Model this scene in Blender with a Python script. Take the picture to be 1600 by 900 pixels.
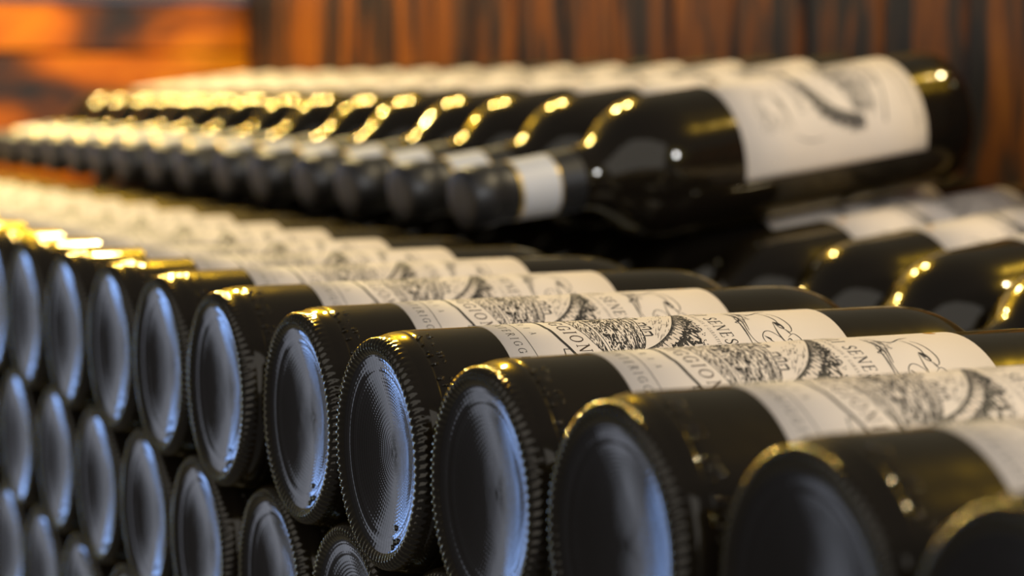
import bpy, bmesh, math, random
from mathutils import Matrix, Vector

for o in list(bpy.data.objects):
    bpy.data.objects.remove(o)
scene = bpy.context.scene
C = scene.collection

# ------------------------------------------------------------------ camera
YAW, PIT, ROL, FPX = 0.425027, 0.0857324, -0.00528068, 3670.57
fw = Vector((-math.cos(YAW)*math.cos(PIT), math.sin(YAW)*math.cos(PIT), -math.sin(PIT)))
rt = fw.cross(Vector((0, 0, 1))).normalized()
up = rt.cross(fw)
r2 = rt*math.cos(ROL) + up*math.sin(ROL)
u2 = -rt*math.sin(ROL) + up*math.cos(ROL)
cam_data = bpy.data.cameras.new('camera')
cam = bpy.data.objects.new('camera', cam_data)
C.objects.link(cam)
CAMLOC = Vector((0.820169, -0.253959, 0.111331))
cam.matrix_world = Matrix(((r2.x, u2.x, -fw.x, CAMLOC.x), (r2.y, u2.y, -fw.y, CAMLOC.y),
                           (r2.z, u2.z, -fw.z, CAMLOC.z), (0, 0, 0, 1)))
cam_data.sensor_width = 36
cam_data.lens = FPX/1600*36
cam_data.clip_start = 0.02
cam_data.dof.use_dof = True
cam_data.dof.focus_distance = 0.725
cam_data.dof.aperture_fstop = 9.6
scene.camera = cam

# ------------------------------------------------------------------ world, lights, exposure
scene.view_settings.view_transform = 'Standard'
scene.view_settings.look = 'None'
scene.view_settings.gamma = 1
scene.view_settings.use_curve_mapping = False
scene.view_settings.exposure = 0.18
world = bpy.data.worlds.new('world')
scene.world = world
world.use_nodes = True
bg = world.node_tree.nodes['Background']
bg.inputs[0].default_value = (0.95, 0.94, 1.0, 1)
bg.inputs[1].default_value = 0.10


def area(name, loc, target, sx, sy, power, col):
    d = bpy.data.lights.new(name, 'AREA')
    d.shape = 'RECTANGLE'
    d.size, d.size_y = sx, sy
    d.energy = power
    d.color = col
    o = bpy.data.objects.new(name, d)
    o.location = loc
    o.rotation_euler = (Vector(target) - Vector(loc)).to_track_quat('-Z', 'Y').to_euler()
    C.objects.link(o)


def bulb(name, loc, power, col, rad):
    d = bpy.data.lights.new(name, 'POINT')
    d.energy = power
    d.color = col
    d.shadow_soft_size = rad
    o = bpy.data.objects.new(name, d)
    o.location = loc
    C.objects.link(o)


area('daylight_window', (-2.7, -1.12, -0.35), (0.1, 0, -0.1), 0.9, 1.9, 3.9, (0.78, 0.84, 1.0))
area('blue_daylight_gap', (-3.0, -0.36, -0.36), (0, -0.02, 0), 0.5, 0.95, 6.0, (0.28, 0.48, 1.0))
area('camera_side_fill', (2.6, -2.4, 1.6), (0, 0.2, 0), 6.0, 3.5, 58, (1.0, 0.95, 0.90))  # added broad fill, stands in for ambient room light from the camera side
area('side_window', (2.6, 0.9, 1.0), (0.1, 0.2, 0), 0.22, 0.30, 22, (0.95, 0.96, 1.0))
WARM = (1.0, 0.75, 0.31)
for bx, by, bz, bw, br in ((-1.46, 0.22, 0.52, 10, 0.014), (-2.15, 0.40, 1.25, 48, 0.045), (-1.75, 0.50, 1.35, 48, 0.045)):
    bulb('lamp_bulb', (bx, by, bz), bw, WARM, br)
for bx, by, bz, bw in ((-0.10, 1.50, 1.55, 34), (0.55, 1.40, 1.50, 42)):
    bulb('label_fill', (bx, by, bz), bw, (1.0, 0.80, 0.48), 0.03)  # added warm fill beyond the back wall, brightens the labels

# ------------------------------------------------------------------ helpers
S = 0.0795198          # pitch of the bottles in a row
R = 0.0372             # body radius
RNG = random.Random(7)


def mesh_obj(name, me, parent=None):
    o = bpy.data.objects.new(name, me)
    C.objects.link(o)
    if parent:
        o.parent = parent
    return o


def from_py(name, verts, faces, mats, smooth=False, fmat=None):
    me = bpy.data.meshes.new(name)
    me.from_pydata(verts, [], faces)
    for m in mats:
        me.materials.append(m)
    for i, p in enumerate(me.polygons):
        p.use_smooth = smooth
        if fmat:
            p.material_index = fmat[i]
    me.update()
    return me


def box_mesh(name, sx, sy, sz, bev, mat):
    bm = bmesh.new()
    bmesh.ops.create_cube(bm, size=1)
    bmesh.ops.scale(bm, vec=(sx, sy, sz), verts=bm.verts)
    if bev:
        bmesh.ops.bevel(bm, geom=bm.edges[:], offset=bev, segments=1, affect='EDGES')
    me = bpy.data.meshes.new(name)
    bm.to_mesh(me)
    bm.free()
    me.materials.append(mat)
    return me


# ------------------------------------------------------------------ materials
def new_mat(name):
    m = bpy.data.materials.new(name)
    m.use_nodes = True
    nt = m.node_tree
    return m, nt, nt.nodes['Principled BSDF'], nt.nodes['Material Output']


def glass_material(name, rings):
    m, nt, b, out = new_mat(name)
    N, L = nt.nodes, nt.links
    b.inputs['Base Color'].default_value = (0.010, 0.0075, 0.005, 1)
    b.inputs['Roughness'].default_value = 0.06
    b.inputs['IOR'].default_value = 1.43
    # light that enters the olive glass and comes back from its inner side
    g = N.new('ShaderNodeBsdfGlossy')
    g.inputs['Color'].default_value = (0.85, 0.62, 0.03, 1)
    g.inputs['Roughness'].default_value = 0.22
    mix = N.new('ShaderNodeMixShader')
    lw = N.new('ShaderNodeLayerWeight')
    lw.inputs['Blend'].default_value = 0.5
    pw_ = N.new('ShaderNodeMath')
    pw_.operation = 'POWER'
    pw_.inputs[1].default_value = 3.0
    L.new(lw.outputs['Facing'], pw_.inputs[0])
    ma = N.new('ShaderNodeMath')
    ma.operation = 'MULTIPLY_ADD'
    ma.inputs[1].default_value = 0.0 if rings else 0.42
    ma.inputs[2].default_value = 0.0 if rings else 0.008
    L.new(pw_.outputs[0], ma.inputs[0])
    L.new(ma.outputs[0], mix.inputs[0])
    L.new(b.outputs[0], mix.inputs[1])
    L.new(g.outputs[0], mix.inputs[2])
    L.new(mix.outputs[0], out.inputs[0])
    tc = N.new('ShaderNodeTexCoord')
    no = N.new('ShaderNodeTexNoise')
    no.inputs['Scale'].default_value = 55
    no.inputs['Detail'].default_value = 2
    L.new(tc.outputs['Object'], no.inputs['Vector'])
    bp = N.new('ShaderNodeBump')
    bp.inputs['Strength'].default_value = 0.03
    bp.inputs['Distance'].default_value = 0.01
    L.new(no.outputs[0], bp.inputs['Height'])
    last = bp
    if rings:
        # fine concentric stipple rings pressed into the punt
        sep = N.new('ShaderNodeSeparateXYZ')
        L.new(tc.outputs['Object'], sep.inputs[0])
        com = N.new('ShaderNodeCombineXYZ')
        L.new(sep.outputs[0], com.inputs[0])
        L.new(sep.outputs[2], com.inputs[1])
        ln = N.new('ShaderNodeVectorMath')
        ln.operation = 'LENGTH'
        L.new(com.outputs[0], ln.inputs[0])
        mu = N.new('ShaderNodeMath')
        mu.operation = 'MULTIPLY'
        mu.inputs[1].default_value = 2*math.pi/0.00115
        L.new(ln.outputs['Value'], mu.inputs[0])
        si = N.new('ShaderNodeMath')
        si.operation = 'SINE'
        L.new(mu.outputs[0], si.inputs[0])
        at = N.new('ShaderNodeMath')
        at.operation = 'ARCTAN2'
        L.new(sep.outputs[0], at.inputs[0])
        L.new(sep.outputs[2], at.inputs[1])
        am = N.new('ShaderNodeMath')
        am.operation = 'MULTIPLY'
        am.inputs[1].default_value = 84
        L.new(at.outputs[0], am.inputs[0])
        as_ = N.new('ShaderNodeMath')
        as_.operation = 'SINE'
        L.new(am.outputs[0], as_.inputs[0])
        ad = N.new('ShaderNodeMath')
        ad.operation = 'MULTIPLY_ADD'
        ad.inputs[1].default_value = 0.45
        L.new(as_.outputs[0], ad.inputs[0])
        L.new(si.outputs[0], ad.inputs[2])
        b2 = N.new('ShaderNodeBump')
        b2.inputs['Strength'].default_value = 0.14
        b2.inputs['Distance'].default_value = 0.00012
        L.new(ad.outputs[0], b2.inputs['Height'])
        L.new(bp.outputs[0], b2.inputs['Normal'])
        last = b2
    L.new(last.outputs[0], b.inputs['Normal'])
    L.new(bp.outputs[0], g.inputs['Normal'])
    return m


def plain(name, col, rough, spec=0.5, noise=0.0, metal=0.0):
    m, nt, b, out = new_mat(name)
    b.inputs['Base Color'].default_value = (*col, 1)
    b.inputs['Roughness'].default_value = rough
    b.inputs['Specular IOR Level'].default_value = spec
    b.inputs['Metallic'].default_value = metal
    if noise:
        N, L = nt.nodes, nt.links
        tc = N.new('ShaderNodeTexCoord')
        no = N.new('ShaderNodeTexNoise')
        no.inputs['Scale'].default_value = 60
        no.inputs['Detail'].default_value = 5
        L.new(tc.outputs['Object'], no.inputs['Vector'])
        mp = N.new('ShaderNodeMapRange')
        mp.inputs['To Min'].default_value = 1-noise
        mp.inputs['To Max'].default_value = 1+noise
        L.new(no.outputs[0], mp.inputs['Value'])
        mx = N.new('ShaderNodeVectorMath')
        mx.operation = 'SCALE'
        mx.inputs[0].default_value = col
        L.new(mp.outputs[0], mx.inputs['Scale'])
        L.new(mx.outputs[0], b.inputs['Base Color'])
        n2 = N.new('ShaderNodeTexNoise')
        n2.inputs['Scale'].default_value = 900
        L.new(tc.outputs['Object'], n2.inputs['Vector'])
        bp = N.new('ShaderNodeBump')
        bp.inputs['Strength'].default_value = 0.15
        bp.inputs['Distance'].default_value = 0.0003
        L.new(n2.outputs[0], bp.inputs['Height'])
        L.new(bp.outputs[0], b.inputs['Normal'])
    return m


def torched_wood(name, axis, cols, stops, across, rough=0.45, seed=0.0, along=0.16):
    """burnt softwood: grain drawn out along one object axis, every board its own offset"""
    m, nt, b, out = new_mat(name)
    N, L = nt.nodes, nt.links
    tc = N.new('ShaderNodeTexCoord')
    oi = N.new('ShaderNodeObjectInfo')
    off = N.new('ShaderNodeVectorMath')
    off.operation = 'MULTIPLY_ADD'
    off.inputs[1].default_value = (37, 23, 51)
    off.inputs[2].default_value = (seed, seed, seed)
    com = N.new('ShaderNodeCombineXYZ')
    for k in range(3):
        L.new(oi.outputs['Random'], com.inputs[k])
    L.new(com.outputs[0], off.inputs[0])
    add = N.new('ShaderNodeVectorMath')
    L.new(tc.outputs['Object'], add.inputs[0])
    L.new(off.outputs[0], add.inputs[1])
    mp = N.new('ShaderNodeMapping')
    sc = [across, across, across]
    sc[axis] = across*along
    mp.inputs['Scale'].default_value = sc
    L.new(add.outputs[0], mp.inputs['Vector'])
    no = N.new('ShaderNodeTexNoise')
    no.inputs['Scale'].default_value = 1
    no.inputs['Detail'].default_value = 4
    no.inputs['Roughness'].default_value = 0.55
    no.inputs['Distortion'].default_value = 0.6
    L.new(mp.outputs[0], no.inputs['Vector'])
    rp = N.new('ShaderNodeValToRGB')
    e = rp.color_ramp.elements
    while len(e) < len(cols):
        e.new(0.5)
    for el, c_, s_ in zip(e, cols, stops):
        el.position = s_
        el.color = (*c_, 1)
    L.new(no.outputs[0], rp.inputs[0])
    mp2 = N.new('ShaderNodeMapping')
    sc2 = [420, 420, 420]
    sc2[axis] = 14
    mp2.inputs['Scale'].default_value = sc2
    L.new(add.outputs[0], mp2.inputs['Vector'])
    fine = N.new('ShaderNodeTexNoise')
    fine.inputs['Scale'].default_value = 1
    L.new(mp2.outputs[0], fine.inputs['Vector'])
    bp = N.new('ShaderNodeBump')
    bp.inputs['Strength'].default_value = 0.25
    bp.inputs['Distance'].default_value = 0.001
    L.new(fine.outputs[0], bp.inputs['Height'])
    L.new(bp.outputs[0], b.inputs['Normal'])
    L.new(rp.outputs[0], b.inputs['Base Color'])
    b.inputs['Roughness'].default_value = rough
    b.inputs['Specular IOR Level'].default_value = 0.18
    return m


M_GLASS = glass_material('dark_bottle_glass', False)
M_PUNT = glass_material('dark_bottle_glass_ringed', True)
M_PAPER = plain('label_paper', (0.83, 0.72, 0.59), 0.6, 0.3, 0.05)
M_INK = plain('black_ink', (0.022, 0.020, 0.020), 0.5, 0.3)
M_BRONZE = plain('bronze_ink', (0.105, 0.060, 0.035), 0.4, 0.5)
M_GREYINK = plain('grey_ink', (0.20, 0.175, 0.15), 0.5, 0.3)
M_OCHRE = plain('ochre_ink', (0.62, 0.30, 0.03), 0.5, 0.4)
M_CAPSULE = plain('black_capsule', (0.012, 0.012, 0.013), 0.42, 0.5)
M_BAND = plain('white_capsule_band', (0.62, 0.62, 0.62), 0.4, 0.5)
M_GOLD = plain('gold_foil', (0.62, 0.44, 0.12), 0.3, 0.5, 0, 0.8)

WALL_COLS = [(0.022, 0.022, 0.027), (0.085, 0.046, 0.030), (0.27, 0.082, 0.018), (0.44, 0.145, 0.024)]
M_WOOD_V = torched_wood('torched_wood_upright', 2, WALL_COLS, (0.42, 0.49, 0.56, 0.68), 30)
M_WOOD_H = torched_wood('torched_wood_flat', 1,
                        [(0.03, 0.028, 0.034), (0.20, 0.060, 0.014), (0.60, 0.150, 0.012), (0.88, 0.32, 0.015)],
                        (0.34, 0.42, 0.49, 0.63), 10, 0.4, 8.7, 0.45)
M_WOOD_DARK = plain('dark_backing_wood', (0.012, 0.009, 0.008), 0.7, 0.3, 0.2)
M_WOOD_FLOOR = torched_wood('brown_board', 0, WALL_COLS, (0.36, 0.46, 0.58, 0.72), 18, 0.5)
M_CREAM = plain('cream_trim_paint', (0.62, 0.52, 0.40), 0.6, 0.4, 0.05)

# ------------------------------------------------------------------ the setting
WY = 0.566        # front face of the upright boards
WX = -1.690       # front face of the flat boards
FZ = -0.1655      # floor of the bin


def structure(name, me, loc, parent=None):
    o = mesh_obj(name, me, parent)
    o.location = loc
    o['kind'] = 'structure'
    return o


back = structure('wall_back', box_mesh('wall_back', 3.0, 0.02, 0.40, 0, M_WOOD_DARK), (-0.2, WY+0.024, FZ+0.20))
left = structure('wall_left', box_mesh('wall_left', 0.02, 0.566, 0.370, 0, M_WOOD_DARK), (WX-0.024, WY-0.283, FZ+0.185))
floor = structure('floor', box_mesh('floor', 3.0, 0.57, 0.02, 0, M_WOOD_DARK), (-0.2, 0.285, FZ-0.024))

rb = random.Random(11)
pw = 0.0915
nb = 32
plank_v = box_mesh('plank', pw-0.004, 0.014, 0.395, 0.0025, M_WOOD_V)
for k in range(nb):
    x = WX - 0.022 + pw*(k+0.5)
    p = mesh_obj('plank', plank_v, back)
    p.location = (x+0.2, -0.017 + rb.uniform(-0.0012, 0.0012), 0)
# flat boards of the end wall, joints where the photograph shows them
z = FZ
for hgt in (0.108, 0.104, 0.103, 0.0565):
    p = mesh_obj('plank', box_mesh('plank', 0.014, 0.560, hgt-0.0035, 0.0025, M_WOOD_H), left)
    p.location = (0.017 + rb.uniform(-0.001, 0.001), 0, z+hgt/2-(FZ+0.185))
    z += hgt
structure('trim_1', box_mesh('trim_1', 0.045, 0.57, 0.02, 0.003, M_CREAM), (WX-0.012, WY-0.29, FZ+0.388))
fl = box_mesh('board', 2.98, 0.0775, 0.014, 0.002, M_WOOD_FLOOR)
for k in range(7):
    p = mesh_obj('board', fl, floor)
    p.location = (0, -0.243 + 0.081*k, 0.017)

# ------------------------------------------------------------------ bottle meshes (axis +Y, base plane y=0, +Z up)
def lathe(name, prof, n, mat, disp=None):
    vs, fs = [], []
    for j, (r_, t) in enumerate(prof):
        for i in range(n):
            a = 2*math.pi*i/n
            rr, tt = (r_, t) if disp is None else disp(j, a, r_, t)
            vs.append((rr*math.sin(a), tt, rr*math.cos(a)))
    for j in range(len(prof)-1):
        for i in range(n):
            k = (i+1) % n
            fs.append((j*n+i, (j+1)*n+i, (j+1)*n+k, j*n+k))
    return from_py(name, vs, fs, [mat], True)


K = 1e-3
body_prof = [(35.95, 4.6), (36.55, 6.4), (36.95, 8.4), (36.98, 9.0), (36.78, 9.5), (37.06, 10.0), (37.15, 11.5), (37.2, 15), (37.2, 60), (37.2, 120), (37.2, 180),
             (37.15, 185), (36.8, 190), (36.0, 195), (34.7, 199.5), (32.6, 204), (29.8, 208.3), (26.4, 212.4), (23, 216.2),
             (20.2, 220), (18.2, 224), (16.8, 229), (15.9, 236), (15.2, 246), (14.7, 258), (14.4, 272), (14.4, 286), (14.4, 297)]
ME_BODY = lathe('glass_body', [(a*K, b*K) for a, b in body_prof], 72, M_GLASS)

punt_prof = [(0.02, 6.3), (1.2, 6.5), (2.2, 6.3), (4, 6.2), (8, 5.9), (12, 5.35), (16, 4.55), (19.5, 3.7), (22.3, 2.9), (24.3, 2.35),
             (25.3, 2.2), (25.9, 1.85), (26.7, 1.68), (27.7, 1.58), (28.6, 1.40), (29.4, 1.14), (30.2, 0.82)]
ME_PUNT = lathe('punt', [(a*K, b*K) for a, b in punt_prof], 96, M_PUNT)

ring_prof = [(30.15, 0.86), (30.9, 0.45), (31.7, 0.10), (32.5, -0.02), (33.3, 0.10), (34.1, 0.55), (34.8, 1.25), (35.35, 2.2), (35.75, 3.4), (36.0, 4.7)]
NR = 86
amp = [0, 0.2, 0.6, 0.95, 1, 1, 0.85, 0.4, 0, 0]


def knurl(j, a, r_, t):
    w = 0.5+0.5*math.cos(NR*(a + 0.010*j))
    d = 0.0008*amp[j]*(w**0.8)
    if 0 < j < len(ring_prof)-1:
        p0, p1 = ring_prof[j-1], ring_prof[j+1]
        tr, tt = p1[0]-p0[0], p1[1]-p0[1]
        l = math.hypot(tr, tt)
        return r_ + d*tt/l, t - d*tr/l
    return r_, t


ME_RING = lathe('knurled_ring', [(a*K, b*K) for a, b in ring_prof], NR*6, M_GLASS, knurl)

# raised mould marks: on the base at the low side and around the heel
vs, fs = [], []


def nub(c, ax, bx, nx, sa, sb, sn):
    b0 = len(vs)
    for z_, k in ((0, 1.0), (0.75, 0.8), (1, 0.4)):
        for i in range(8):
            a = 2*math.pi*i/8
            vs.append(tuple(c + ax*(sa*k*math.cos(a)) + bx*(sb*k*math.sin(a)) + nx*(sn*z_)))
    for j in range(2):
        for i in range(8):
            k = (i+1) % 8
            fs.append((b0+j*8+i, b0+j*8+k, b0+(j+1)*8+k, b0+(j+1)*8+i))
    fs.append(tuple(b0+16+i for i in range(8)))


for ang, rr_, t_ in ((168, 23.4, 2.6), (169, 27.6, 1.5), (173, 28.9, 1.4), (163, 28.2, 1.5)):
    a = math.radians(ang)
    e = Vector((math.sin(a), 0, math.cos(a)))
    f_ = Vector((math.cos(a), 0, -math.sin(a)))
    nub(e*rr_*K + Vector((0, t_*K, 0)), e, f_, Vector((0, -1, 0)), 0.0011, 0.0008, 0.0006)
rm = random.Random(5)
for q in range(13):
    a = math.radians(24 + q*5.5 + rm.uniform(-2, 2) + rm.uniform(-1, 1))
    e = Vector((math.sin(a), 0, math.cos(a)))
    f_ = Vector((math.cos(a), 0, -math.sin(a)))
    for w_ in range(2):
        nub(e*(37.15*K) + Vector((0, (10.5 + 3.2*w_ + rm.uniform(-0.7, 0.7))*K, 0)) + f_*rm.uniform(-0.0008, 0.0008), f_, Vector((0, 1, 0)), e,
            rm.choice((0.0004, 0.0008)), rm.choice((0.0005, 0.0012)), 0.0005)
ME_MARKS = from_py('embossed_mark', vs, fs, [M_GLASS], True)
bm = bmesh.new()
bm.from_mesh(ME_MARKS)
bmesh.ops.recalc_face_normals(bm, faces=bm.faces[:])
bm.to_mesh(ME_MARKS)
bm.free()

ME_CAPS = lathe('capsule', [(a*K, b*K) for a, b in [(16.3, 236), (15.75, 246), (15.2, 258), (14.9, 272), (14.9, 283.6), (15.6, 284.2), (15.7, 291),
                                                      (15.5, 297.5), (14.9, 299.3), (13.4, 300), (7, 300), (0.02, 300)]], 48, M_CAPSULE)
ME_BAND = lathe('capsule_band', [(a*K, b*K) for a, b in [(15.6, 250), (15.63, 251), (15.13, 272), (15.12, 274)]], 48, M_BAND)
for p in ME_BAND.polygons:
    pass
ME_BAND.materials.append(M_GOLD)
for i, p in enumerate(ME_BAND.polygons):
    p.material_index = 0 if i // 48 == 1 else 1

# ------------------------------------------------------------------ the label: paper and its print, wrapped round the body
LV, LF, LM = [], [], []
RL = R + 0.00022
Y0 = 34.9          # bottom edge of the label above the base plane, mm
LH = 118.6         # height, mm
HW = 63.0          # half width round the bottle, mm


def wrap(x, y, dh):
    a = x*K/R
    r_ = RL + dh
    return (r_*math.sin(a), (y+Y0)*K, r_*math.cos(a))


def poly(pts, mat, dh):
    b0 = len(LV)
    for x, y in pts:
        LV.append(wrap(x, y, dh))
    LF.append(tuple(range(b0, b0+len(pts))))
    LM.append(mat)


def ribbon(pts, width, mat=1, dh=0.00006, step=1.6):
    """a pen stroke of given width (number or per-point list), mm"""
    n0 = len(pts)
    ws = width if isinstance(width, (list, tuple)) else [width]*n0
    P, W = [], []
    for i in range(n0-1):
        (xa, ya), (xb, yb) = pts[i], pts[i+1]
        m_ = max(1, int(math.hypot(xb-xa, yb-ya)/step))
        for k in range(m_):
            t = k/m_
            P.append((xa+(xb-xa)*t, ya+(yb-ya)*t))
            W.append(ws[i]+(ws[i+1]-ws[i])*t)
    P.append(pts[-1])
    W.append(ws[-1])
    b0 = len(LV)
    for i, (x, y) in enumerate(P):
        xa, ya = P[max(0, i-1)]
        xb, yb = P[min(len(P)-1, i+1)]
        l = math.hypot(xb-xa, yb-ya) or 1
        nx, ny = -(yb-ya)/l*W[i]/2, (xb-xa)/l*W[i]/2
        LV.append(wrap(x+nx, y+ny, dh))
        LV.append(wrap(x-nx, y-ny, dh))
    for i in range(len(P)-1):
        LF.append((b0+2*i+1, b0+2*i+3, b0+2*i+2, b0+2*i))
        LM.append(mat)


def spline(pts, n=6):
    out = []
    m_ = len(pts)
    for i in range(m_-1):
        p0, p1, p2, p3 = pts[max(0, i-1)], pts[i], pts[i+1], pts[min(m_-1, i+2)]
        for k in range(n):
            t = k/n
            out.append(tuple(0.5*((2*p1[q]) + (-p0[q]+p2[q])*t + (2*p0[q]-5*p1[q]+4*p2[q]-p3[q])*t*t
                                  + (-p0[q]+3*p1[q]-3*p2[q]+p3[q])*t**3) for q in (0, 1)))
    out.append(pts[-1])
    return out


def lerp_curve(tab, x):
    if x <= tab[0][0]:
        return tab[0][1]
    for (xa, ya), (xb, yb) in zip(tab, tab[1:]):
        if x <= xb:
            return ya + (yb-ya)*(x-xa)/(xb-xa)
    return tab[-1][1]


# paper sheet (outer face plus a rim that goes down to the glass)
nx_, ny_ = 44, 4
rim = 0
rows = []
for j in range(ny_+1):
    row = []
    for i in range(nx_+1):
        x = -HW + 2*HW*i/nx_
        row.append(len(LV))
        LV.append(wrap(x, LH*j/ny_, 0))
    rows.append(row)
for j in range(ny_):
    for i in range(nx_):
        LF.append((rows[j][i], rows[j][i+1], rows[j+1][i+1], rows[j+1][i]))
        LM.append(0)
edge = [rows[0][i] for i in range(nx_+1)] + [rows[j][nx_] for j in range(1, ny_+1)] + \
       [rows[ny_][i] for i in range(nx_-1, -1, -1)] + [rows[j][0] for j in range(ny_-1, 0, -1)]
low = []
for v in edge:
    x, y, z_ = LV[v]
    q = (RL-0.0003)/RL
    low.append(len(LV))
    LV.append((x*q, y, z_*q))
for i in range(len(edge)):
    k = (i+1) % len(edge)
    LF.append((edge[i], low[i], low[k], edge[k]))
    LM.append(0)


# ---- a small serif alphabet drawn with thick and thin strokes (unit height)
def arc(cx, cy, rx, ry, a0, a1, n=14):
    return [(cx+rx*math.cos(math.radians(a0+(a1-a0)*i/n)), cy+ry*math.sin(math.radians(a0+(a1-a0)*i/n))) for i in range(n+1)]


TK, TN = 0.115, 0.05


def bowl(cx, cy, rx, ry, a0, a1):
    p = arc(cx, cy, rx, ry, a0, a1)
    w = [TN + (TK-TN)*abs(math.cos(math.radians(a0+(a1-a0)*i/14)))**1.3 for i in range(15)]
    return p, w


def stem(x, w=TK, y0=0.0, y1=1.0):
    return [([(x, y0), (x, y1)], w), ([(x-0.13, y0+0.02), (x+0.13, y0+0.02)], 0.045), ([(x-0.13, y1-0.02), (x+0.13, y1-0.02)], 0.045)]


def foot(x, y):
    return [([(x-0.12, y), (x+0.12, y)], 0.045)]


GL = {
    'I': (0.42, stem(0.21)),
    'L': (0.68, stem(0.18) + [([(0.1, 0.02), (0.6, 0.02), (0.64, 0.22)], TN)]),
    'E': (0.72, stem(0.18) + [([(0.1, 0.02), (0.6, 0.02), (0.65, 0.22)], TN), ([(0.1, 0.98), (0.58, 0.98), (0.61, 0.8)], TN),
                              ([(0.18, 0.52), (0.48, 0.52)], TN), ([(0.48, 0.42), (0.48, 0.62)], TN)]),
    'F': (0.66, stem(0.18) + [([(0.1, 0.98), (0.58, 0.98), (0.61, 0.8)], TN), ([(0.18, 0.52), (0.48, 0.52)], TN), ([(0.48, 0.42), (0.48, 0.62)], TN)]),
    'T': (0.74, [([(0.37, 0), (0.37, 0.98)], TK), ([(0.24, 0.02), (0.5, 0.02)], 0.045), ([(0.05, 0.78), (0.08, 0.97), (0.66, 0.97), (0.69, 0.78)], TN)]),
    'H': (0.86, stem(0.18) + stem(0.68) + [([(0.18, 0.52), (0.68, 0.52)], TN)]),
    'N': (0.88, [([(0.16, 0.0), (0.16, 0.98)], TN), ([(0.14, 0.97), (0.70, 0.03)], TK), ([(0.72, 0.0), (0.72, 0.98)], TN)]
          + foot(0.16, 0.02) + foot(0.72, 0.98) + foot(0.10, 0.98)),
    'M': (1.04, [([(0.16, 0.0), (0.2, 0.98)], TN), ([(0.2, 0.97), (0.50, 0.03)], TK), ([(0.50, 0.03), (0.82, 0.97)], TN), ([(0.84, 0.98), (0.88, 0.0)], TK)]
          + foot(0.16, 0.02) + foot(0.88, 0.02)),
    'A': (0.84, [([(0.12, 0.0), (0.41, 1.0)], TN), ([(0.41, 1.0), (0.72, 0.0)], TK), ([(0.2, 0.34), (0.62, 0.34)], TN)] + foot(0.12, 0.02) + foot(0.72, 0.02)),
    'O': (0.98, [bowl(0.48, 0.5, 0.39, 0.47, 0, 360)]),
    'C': (0.86, [bowl(0.48, 0.5, 0.39, 0.47, 48, 312), ([(0.74, 0.68), (0.76, 0.96)], TN), ([(0.74, 0.32), (0.78, 0.10)], TN)]),
    'G': (0.94, [bowl(0.48, 0.5, 0.39, 0.47, 48, 322), ([(0.74, 0.68), (0.76, 0.96)], TN), ([(0.79, 0.05), (0.79, 0.42)], TK), ([(0.62, 0.43), (0.92, 0.43)], 0.045)]),
    'R': (0.82, stem(0.18) + [bowl(0.3, 0.75, 0.30, 0.23, 90, -90), ([(0.12, 0.98), (0.32, 0.98)], TN), ([(0.18, 0.52), (0.34, 0.52)], TN), ([(0.36, 0.52), (0.74, 0.02), (0.82, 0.02)], TK*0.9)]),
    'B': (0.78, stem(0.18) + [bowl(0.3, 0.75, 0.28, 0.23, 90, -90), bowl(0.32, 0.27, 0.34, 0.25, 90, -90), ([(0.12, 0.98), (0.32, 0.98)], TN), ([(0.18, 0.52), (0.34, 0.52)], TN), ([(0.12, 0.02), (0.34, 0.02)], TN)]),
    'D': (0.92, stem(0.18) + [bowl(0.3, 0.5, 0.5, 0.48, 90, -90), ([(0.12, 0.98), (0.32, 0.98)], TN), ([(0.12, 0.02), (0.34, 0.02)], TN)]),
    'S': (0.64, [(spline([(0.54, 0.72), (0.5, 0.93), (0.3, 0.98), (0.13, 0.84), (0.17, 0.66), (0.34, 0.53), (0.5, 0.38), (0.54, 0.2), (0.38, 0.03), (0.16, 0.06), (0.1, 0.28)], 3),
                  None)]),
    'Z': (0.74, [([(0.1, 0.78), (0.12, 0.97), (0.62, 0.97)], TN), ([(0.62, 0.97), (0.1, 0.03)], TK), ([(0.1, 0.03), (0.62, 0.03), (0.66, 0.22)], TN)]),
    ' ': (0.5, []),
}


def text_width(txt, h, gap):
    return sum(GL[c_][0]*h + gap for c_ in txt) - gap


def letters(txt, x, base, h, gap, mat=1, bold=1.0, squeeze=1.0, dh=0.00006):
    """base(x) gives the baseline; x is the left end"""
    for c_ in txt:
        adv, strokes = GL[c_]
        y = base(x + adv*h*squeeze/2)
        for pts, w in strokes:
            if w is None:
                n = len(pts)
                w = [TN + (TK-TN)*max(0, math.sin(math.pi*i/(n-1)))**1.5 for i in range(n)]
            ws = [q*h*bold for q in w] if isinstance(w, (list, tuple)) else w*h*bold
            ribbon([(x+px*h*squeeze, y+py*h) for px, py in pts], ws, mat, dh)
        x += adv*h*squeeze + gap
    return x


# bottom line, the small line above it and the hair rule between them
letters('IMBOTTIGLIATO A MONTER', 12.0 - text_width('IMBOTTIGLIATO A MON', 2.75, 1.15) - 1.15, lambda x: 3.7, 2.75, 1.15, 1, 1.0)
_x = 12.0 + text_width('TER', 2.75, 1.15) + 1.15
letters('IGGIONI', _x, lambda x: 3.7, 2.75, 1.15)
ribbon(spline([(-38, 10.4), (-20, 9.6), (0, 9.4), (17.5, 8.9), (27.5, 8.8), (40, 9.6)]), 0.22)
letters('FATTO', 8.9 - text_width('FATTO', 2.05, 3.6) - 3.6, lambda x: 11.6, 2.05, 3.6)
letters('RIA', 8.9, lambda x: 11.6, 2.05, 3.6)
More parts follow.
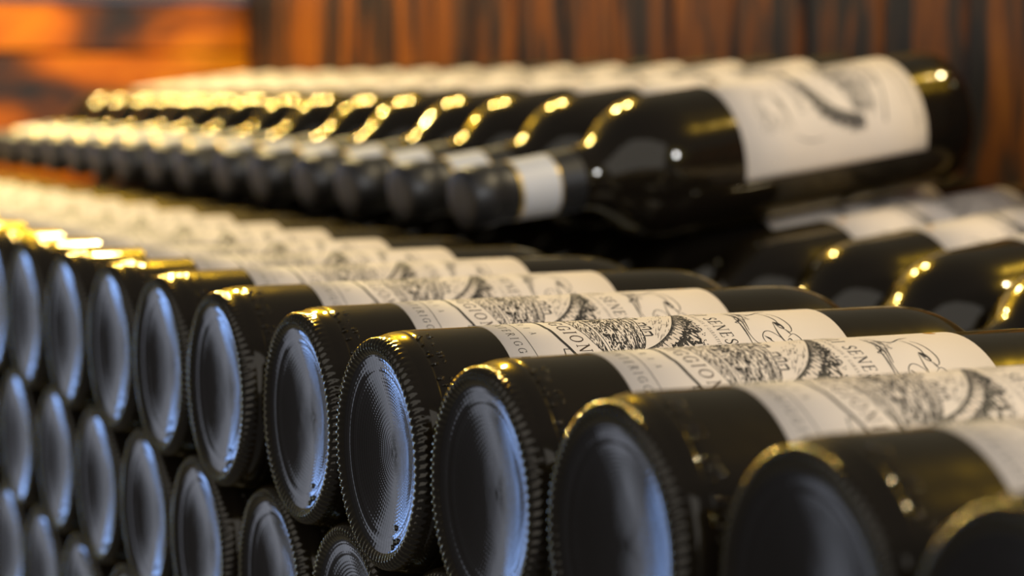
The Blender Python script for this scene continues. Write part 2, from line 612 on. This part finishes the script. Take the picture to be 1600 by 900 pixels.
# banner curve with its fold
ban = spline([(-44, 27.0), (-31, 23.7), (-18, 20.6), (-4, 19.2), (13, 18.5), (17.5, 19.0), (24, 19.6), (28.1, 20.6), (33, 22.1), (41, 25.5)])
ribbon(ban, 1.0, 1)
ribbon([(29.6, 20.5), (29.4, 18.8), (33.2, 18.2), (36, 16.6)], [0.3, 0.45, 0.3, 0.3])
# large letters on the banner
bl = lambda x: 21.6 + 0.0011*(x-8)**2*1.0 + max(0, (x-12))*0.085
x_end = 14.4
letters('MONTERIG', x_end - text_width('MONTERIG', 4.4, 0.95) - 0.95, bl, 4.4, 0.95, 2, 1.15)
x2 = letters('GIONI', x_end, bl, 4.4, 0.95, 2, 1.15)
letters('GIONI', x_end+0.14, lambda x: bl(x)-0.1, 4.4, 0.95, 1, 0.42, 1.0, 0.00012)
letters('MONTERIG', x_end+0.14 - text_width('MONTERIG', 4.4, 0.95) - 0.95, lambda x: bl(x)-0.1, 4.4, 0.95, 1, 0.42, 1.0, 0.00012)

# engraved landscape
rl = random.Random(3)
lens = [(-40, 31.5), (-25, 29.0), (-8, 27.8), (8, 27.8), (18.1, 28.3), (22.4, 29.1), (26.8, 29.8), (32.1, 31.4), (38, 33)]
road = [(-40, 35), (-20, 34), (8, 33.7), (38, 33.4)]
inner = [(-38, 40), (-36, 47), (-32, 55.5), (-27, 60.0), (-20, 64.0), (-10, 67.6), (0, 69.0), (3.8, 68.3), (16.1, 62.4), (21.7, 59.0), (25.5, 55.7), (29.4, 50.8), (31.5, 46.3), (34, 40)]
outer = [(-45, 40), (-45.5, 47), (-42.5, 56), (-38, 63.5), (-34, 67.5), (-22, 70.8), (-8, 71.8), (0, 71.3), (5.4, 70.2), (15.2, 69.2), (21.5, 68.9), (26.6, 67.9), (30.6, 66.1), (36, 60), (40, 52), (41, 46), (40, 40)]
hor = [(-36, 44), (-24, 46.5), (-10, 49), (0, 50.3), (11.8, 50.6), (18.1, 49.5), (22.9, 48.6), (26.3, 48.0), (30.6, 46.0), (34, 43)]
ribbon(spline(lens, 4), 0.22)
ribbon([(x, y-0.55) for x, y in spline(road, 4)], 0.2)
ribbon([(x, y+0.55) for x, y in spline(road, 4)], 0.2)
for q in range(520):
    x = rl.uniform(-36, 36)
    ya, yb = lerp_curve(lens, x), lerp_curve(road, x)-0.6
    if yb-ya < 0.3:
        continue
    y = rl.uniform(ya, yb)
    l = rl.uniform(0.6, 2.4)
    sl = rl.uniform(-0.35, 0.1)
    ribbon([(x-l/2, y-sl*l/2), (x+l/2, y+sl*l/2)], [0.06, rl.uniform(0.1, 0.34)], 1, 0.00006, 3)


def inside_x(y):
    return 34.5 if y < 42 else 31 if y < 48 else 28


for q in range(1500):
    x = rl.uniform(-36, 33)
    t = rl.random()
    ya, yb = lerp_curve(road, x)+0.7, lerp_curve(hor, x)
    y = ya + (yb-ya)*t
    dense = 0.35 + 0.65*(math.sin(x*0.55+y*1.3)*math.sin(x*0.21-y*0.9) > -0.25)
    if t < 0.35:
        dense *= 1.25
    if rl.random() > dense:
        continue
    l = rl.uniform(0.5, 3.0)*(0.6+0.6*t)
    sl = rl.uniform(-0.22, 0.12) - 0.006*x
    w = rl.uniform(0.14, 0.48)*(1.3 if t < 0.45 else 0.85)
    ribbon([(x-l/2, y-sl*l/2), (x, y+rl.uniform(-0.1, 0.1)), (x+l/2, y+sl*l/2)], [0.05, w, 0.08], 1, 0.00006, 3)
for yy, cc in ((39.1, 0.5), (41.5, 0.4), (44.0, 0.45), (46.4, 0.55)):
    pts = [(x, yy + 0.45*math.sin(x*0.33+yy) + (lerp_curve(hor, x)-48)*(yy-33)/16*0.5) for x in range(-34, 33, 2)]
    ribbon(pts, [rl.uniform(0.12, cc) for _ in pts])
for q in range(34):        # dark bushes
    x, y = rl.uniform(-32, 31), rl.uniform(34.8, 41)
    n = 7
    s_ = rl.uniform(0.4, 1.15)
    ph = rl.random()*6
    poly([(x+1.5*s_*math.cos(2*math.pi*i/n)*(0.8+0.3*math.sin(ph+3*i)), y+s_*0.8*math.sin(2*math.pi*i/n)*(0.8+0.3*math.cos(ph+2*i))) for i in range(n)], 1, 0.00007)
ribbon(spline(hor, 3), 0.3)
# walled village on the ridge
for (x, y, w, h) in ((-14, 48.6, 3.2, 2.0), (-8.5, 49.6, 2.2, 3.4), (-3, 50.2, 3.0, 1.9), (3.5, 50.4, 2.0, 3.0), (9, 50.6, 3.2, 2.1), (16.6, 49.9, 2.6, 2.2), (20.0, 49.4, 2.0, 3.0), (23.6, 48.6, 2.6, 2.4)):
    poly([(x-w/2-0.3, y+h), (x+w/2+0.3, y+h), (x+w/2-0.2, y+h+0.75), (x-w/2+0.2, y+h+0.75)], 1, 0.00007)
    ribbon([(x-w/2, y), (x-w/2, y+h)], 0.2)
    ribbon([(x+w/2, y), (x+w/2, y+h)], 0.55)
    ribbon([(x-w/4, y+h*0.35), (x-w/4, y+h*0.65)], 0.4)
for q in range(70):        # sky shading beside the arch
    x = rl.choice((-1, 1))*rl.uniform(2, 27)
    yi = lerp_curve(inner, x)
    y = yi - rl.uniform(0.8, 6.5)
    if y < lerp_curve(hor, x)+4:
        continue
    l = rl.uniform(0.8, 3)
    sg = -0.55 if x > 0 else 0.45
    ribbon([(x-l/2, y-sg*l/2), (x+l/2, y+sg*l/2)], [0.05, 0.16], rl.choice((1, 5)), 0.00006, 3)
for q in range(26):        # loose cloud strokes
    x, y = rl.gauss(17, 3.2), rl.gauss(57, 1.6)
    l = rl.uniform(0.8, 2.2)
    ribbon([(x-l/2, y+l*0.3), (x+l/2, y-l*0.3)], [0.08, 0.2], 5, 0.00006, 3)
# the dark leafy arch
NA = 56


def curve_at(tab, t):
    ds = [0]
    for (xa, ya), (xb, yb) in zip(tab, tab[1:]):
        ds.append(ds[-1]+math.hypot(xb-xa, yb-ya))
    d = t*ds[-1]
    for i in range(len(ds)-1):
        if d <= ds[i+1]:
            f = (d-ds[i])/(ds[i+1]-ds[i])
            return (tab[i][0]+(tab[i+1][0]-tab[i][0])*f, tab[i][1]+(tab[i+1][1]-tab[i][1])*f)
    return tab[-1]


innS, outS = spline(inner, 4), spline(outer, 4)
PI_, PO_ = [curve_at(innS, i/NA) for i in range(NA+1)], [curve_at(outS, i/NA) for i in range(NA+1)]
for i in range(NA):
    a, b, c_, d = PI_[i], PI_[i+1], PO_[i+1], PO_[i]
    m0 = tuple(a[k]+(d[k]-a[k])*0.5 for k in (0, 1))
    m1 = tuple(b[k]+(c_[k]-b[k])*0.5 for k in (0, 1))
    ja, jb = 0.93 + 0.1*math.sin(i*2.1), 0.93 + 0.1*math.sin((i+1)*2.1)
    o0 = tuple(a[k]+(d[k]-a[k])*ja for k in (0, 1))
    o1 = tuple(b[k]+(c_[k]-b[k])*jb for k in (0, 1))
    poly([a, m0, m1, b], 1, 0.00006)
    poly([m0, o0, o1, m1], 1, 0.00006)
for i in range(150):       # pale dashes that radiate from the inner edge
    t = (i+0.5)/150
    a, d = curve_at(innS, t), curve_at(outS, t)
    l = math.hypot(d[0]-a[0], d[1]-a[1])
    f0, f1 = rl.uniform(0.03, 0.10), rl.uniform(0.2, 0.42)
    ribbon([(a[0]+(d[0]-a[0])*f0, a[1]+(d[1]-a[1])*f0), (a[0]+(d[0]-a[0])*f1, a[1]+(d[1]-a[1])*f1)], [0.08, 0.17], 0, 0.00013, 4)
for q in range(330):       # pale flecks among the leaves
    t, f = rl.random(), 1-0.72*rl.random()**1.25
    a, d = curve_at(innS, t), curve_at(outS, t)
    x, y = a[0]+(d[0]-a[0])*f, a[1]+(d[1]-a[1])*f
    an, l = rl.uniform(0, math.pi), rl.uniform(0.25, 0.75)
    ribbon([(x-l*math.cos(an), y-l*math.sin(an)), (x+l*math.cos(an), y+l*math.sin(an))], [0.14, 0.26], 0, 0.00013, 4)
for q in range(240):       # dark flecks outside
    t, f = rl.random(), 1.0+0.16*rl.random()**1.6
    a, d = curve_at(innS, t), curve_at(outS, t)
    x, y = a[0]+(d[0]-a[0])*f, a[1]+(d[1]-a[1])*f
    an, l = rl.uniform(0, math.pi), rl.uniform(0.2, 0.5)
    ribbon([(x-l*math.cos(an), y-l*math.sin(an)), (x+l*math.cos(an), y+l*math.sin(an))], 0.3, 1, 0.00006, 4)
# guarantee line and the name line over the arch
sm = 'DENOMINAZIONE DI ORIGINE CONTROLLATA E GARANTITA'
letters(sm, 32.6 - text_width(sm, 1.25, 0.2), lambda x: 71.7, 1.25, 0.2, 1, 0.85)
nm = 'CHIANTI COLLI '
letters(nm, 13.6 - (text_width(nm, 4.4, 0.5)*0.92 + 0.5), lambda x: 74.4, 4.4, 0.42, 1, 1.0, 0.92)
letters('SENESI', 13.6, lambda x: 74.6, 4.4, 0.62, 1, 1.05, 0.98)
# pen flourish over the name (right half as seen, left half its sweep to the other side)
FL = [[(8.1, 84.5), (11.3, 85.4), (13.5, 86.5), (19.3, 86.2), (25.3, 85.0), (30.1, 85.2), (33.5, 86.9)], [(13.9, 88.9), (20.0, 87.0), (24.9, 85.8)],
      [(14.8, 85.5), (21.0, 84.7), (26.6, 84.1), (34, 83.5)], [(13.5, 86.5), (17.8, 85.8), (19.3, 83.8), (20.5, 85.5)],
      [(11.5, 88.8), (12.9, 92.2), (10.4, 96.6), (9.6, 99.8)], [(11.8, 95.8), (14.4, 97.2), (18.7, 98.3), (21.9, 98.1), (25.1, 98.4)],
      [(13.0, 98.6), (15.4, 100.2), (19.1, 101.1), (23.3, 101.4), (26.2, 100.7), (27.1, 99.4), (25.1, 98.1)],
      [(20.5, 96.6), (21.3, 98.1), (23.6, 98.6), (25.1, 98.4), (24.0, 97.2), (21.1, 96.7)], [(21.1, 96.4), (27.1, 95.2), (31.7, 95.6), (35, 97)],
      [(25.6, 98.7), (28.4, 99.3)], [(31.7, 95.9), (28.4, 94.3), (26.2, 92.7), (26.1, 90.9), (28.0, 89.2), (30.4, 88.7), (35, 89.3)],
      [(28.4, 89.6), (29.8, 91.0), (31.0, 91.1), (33.5, 93)], [(29.9, 97.6), (28.2, 100.0), (29.6, 101.3), (31.8, 101.7), (35, 100.5)],
      [(31.4, 96.6), (30.5, 97.9), (31.5, 98.3), (34, 99)]]
for f in FL:
    p = spline(f, 5)
    n = len(p)
    ws = [0.16 + 0.34*math.sin(math.pi*i/(n-1))**2*(1 if k_ % 2 == 0 else 0.5) for i, k_ in zip(range(n), [len(f)]*n)]
    ribbon(p, ws)
    ribbon([(-x*1.05-4, y*1.0+2.5) for x, y in p], [w*1.3 for w in ws])
poly([(20.5, 96.6), (21.4, 98.0), (23.4, 98.2), (23.2, 97.3)], 1, 0.00007)
poly([(28.4, 89.6), (29.9, 90.3), (31.0, 91.1), (29.6, 90.9)], 1, 0.00007)
for q in range(46):        # feathery head of the flourish
    x, y = rl.gauss(13, 2.6), rl.gauss(87.4, 1.3)
    l = rl.uniform(0.5, 1.6)
    ribbon([(x-l, y-0.3*l), (x+l, y+0.4*l)], [0.05, 0.22], rl.choice((1, 5)), 0.00006, 3)
# little ochre emblem near the upper edge
poly([(1.6, 110.6), (3.6, 109.9), (5.6, 110.6), (6.0, 112.2), (4.7, 113.4), (3.6, 113.0), (2.3, 113.5), (1.3, 112.0)], 4, 0.00007)
# curved stroke on the left foot of the arch
ribbon(spline([(-43, 86), (-46.5, 80), (-47.5, 74), (-46.5, 67.4)]), [0.2 + 0.6*math.sin(math.pi*i/18) for i in range(19)], 5)
ME_LABEL = from_py('paper_label', LV, LF, [M_PAPER, M_INK, M_BRONZE, M_INK, M_OCHRE, M_GREYINK], False, LM)
for i, p in enumerate(ME_LABEL.polygons):
    p.use_smooth = (i < nx_*ny_)

# ------------------------------------------------------------------ bottles
ORD = ['', 'first', 'second', 'third', 'fourth', 'fifth', 'sixth', 'seventh', 'eighth', 'ninth', 'tenth', 'eleventh', 'twelfth', 'thirteenth', 'fourteenth',
       'fifteenth', 'sixteenth', 'seventeenth', 'eighteenth', 'nineteenth', 'twentieth', 'twenty-first', 'twenty-second', 'twenty-third',
       'twenty-fourth', 'twenty-fifth', 'twenty-sixth', 'twenty-seventh', 'twenty-eighth', 'twenty-ninth', 'thirtieth']


def make_bottle():
    root = bpy.data.objects.new('wine_bottle', None)
    root.empty_display_size = 0.03
    C.objects.link(root)
    mesh_obj('glass_body', ME_BODY, root)
    pt = mesh_obj('punt', ME_PUNT, root)
    em = mesh_obj('embossed_mark', ME_MARKS, pt)
    em['kind'] = 'stuff'
    mesh_obj('knurled_ring', ME_RING, root)
    lb = mesh_obj('paper_label', ME_LABEL, root)
    lb['label'] = 'cream paper label printed with an engraved landscape under a dark arch'
    cp = mesh_obj('capsule', ME_CAPS, root)
    cp['label'] = 'matt black neck capsule'
    bd = mesh_obj('capsule_band', ME_BAND, cp)
    bd['label'] = 'white band with gold edges round the capsule'
    return root


PROTO = make_bottle()
used = [False]


def place(mat, label, group):
    if not used[0]:
        used[0] = True
        root = PROTO
    else:
        root = PROTO.copy()
        C.objects.link(root)
        for ch in PROTO.children:
            c_ = ch.copy()
            C.objects.link(c_)
            c_.parent = root
            for g in ch.children:
                d = g.copy()
                C.objects.link(d)
                d.parent = c_
    root.matrix_world = mat
    root['label'] = label
    root['category'] = 'bottle'
    root['group'] = group
    return root


def pose(base, axis, spin):
    a = Vector(axis).normalized()
    z_ = Vector((0, 0, 1))
    u_ = (z_ - a*z_.dot(a)).normalized()
    e = a.cross(u_)
    m_ = Matrix(((e.x, a.x, u_.x, base[0]), (e.y, a.y, u_.y, base[1]), (e.z, a.z, u_.z, base[2]), (0, 0, 0, 1)))
    return m_ @ Matrix.Rotation(spin, 4, 'Y')


SPIN0 = -8*K/R
# measured small shifts of the sharp bottles
OB = {-4: (.0008, -.0004, .0010), -3: (.0012, 0, .0008), -2: (.0012, .0001, .0012), -1: (-.0001, -.0008, .0018), 0: (-.0009, -.0016, .0016), 1: (-.0001, .0018, .0008),
      2: (.0005, -.0006, .0002), 3: (.0007, -.0011, 0), 4: (.0003, -.0014, 0), 5: (.0010, .0035, 0)}
OC = {-3: (-.0008, .0004, .0003), -2: (-.0008, 0, 0), -1: (-.0008, -.0003, .0002), 0: (-.0003, -.0015, .0002), 1: (-.0004, .0009, 0), 2: (0, .0004, 0)}
SP = {2: 0, 1: .04, 3: .085, 4: .03, 5: .05, 0: .02}
rj = random.Random(21)
HZ = 0.0642
FRONT = 'wine bottles lying base out in the front stack'
BACK = 'wine bottles lying neck out in the back stack'
xmin = WX + 0.012 + R + 0.002
n = 0
for i in range(6, -30, -1):
    o_ = OB.get(i, (rj.uniform(-.0005, .0005), rj.uniform(-.0015, .0015), rj.uniform(0, .0008)))
    sp = SP.get(i, rj.uniform(-.06, .06))
    x = i*S + o_[0]
    if x < xmin:
        break
    n += 1
    if i == 6:
        lab = 'dark wine bottle lying base out, cut off in the lower right corner'
    elif i == 2:
        lab = 'dark wine bottle with the sharpest base, fifth from right in top front row'
    else:
        lab = 'dark wine bottle lying base out, %s from the right in the top front row' % ORD[n]
    place(pose((x, o_[1], o_[2]), (0, 1, 0), SPIN0+sp), lab, FRONT)
n = 0
for i in range(6, -30, -1):
    o_ = OC.get(i, (rj.uniform(-.0005, .0005), rj.uniform(-.001, .001), 0))
    x = (i-.5)*S + o_[0]
    if x < xmin:
        break
    n += 1
    place(pose((x, .0037+o_[1], -HZ+o_[2]), (0, 1, 0), SPIN0+rj.uniform(-.2, .2)),
          'dark wine bottle lying base out, %s from the right in the middle front row' % ORD[n], FRONT)
n = 0
for i in range(6, -30, -1):
    x = (i-1)*S
    if x < xmin:
        break
    n += 1
    place(pose((x, .0059 + rj.uniform(-.001, .001), -2*HZ), (0, 1, 0), SPIN0+rj.uniform(-.2, .2)),
          'dark wine bottle lying base out, %s from the right in the lowest front row' % ORD[n], FRONT)


def axis_of(el, az):
    return (math.sin(az)*math.cos(el), -math.cos(az)*math.cos(el), math.sin(el))


TX, TY, TZ = -.2744, .4982, .0930
EL, AZ, ELL = -.125, .0913, -.1188
for k in range(15):
    lab = 'dark wine bottle lying neck out, %s from the right in the top back row' % ORD[k+1]
    if k == 0:
        lab = 'dark wine bottle lying neck out, rightmost in the top back row'
    place(pose((TX-k*S, TY+(rj.uniform(-.002, .002) if k else 0), TZ), axis_of(EL, AZ), SPIN0 + (rj.uniform(-.08, .08) if k else 0)), lab, BACK)
n = 0
for k in range(-5, 16):
    x = TX - S/2 + .005 - k*S
    n += 1
    place(pose((x, .5480, .0225), axis_of(ELL, AZ), SPIN0 + rj.uniform(-.1, .1)),
          'dark wine bottle lying neck out, %s from the right in the lower back row' % ORD[n], BACK)
# sloping shelf board that carries the lower back row
aL = Vector(axis_of(ELL, 0)).normalized()
nL = Vector((0, -aL.z, aL.y)).normalized()
if nL.z < 0:
    nL = -nL
sb = mesh_obj('shelf_board', box_mesh('shelf_board', 2.2, 0.21, 0.014, 0.002, M_WOOD_FLOOR))
mid = Vector((-0.55, .5480, .0225)) + aL*0.085 - nL*(R+0.0073)
rot = Matrix(((1, 0, 0), (0, -aL.y, nL.y), (0, -aL.z, nL.z))).to_4x4()
sb.matrix_world = Matrix.Translation(mid) @ rot
sb['label'] = 'dark sloping wooden board under the lower back row of bottles'
sb['category'] = 'shelf'
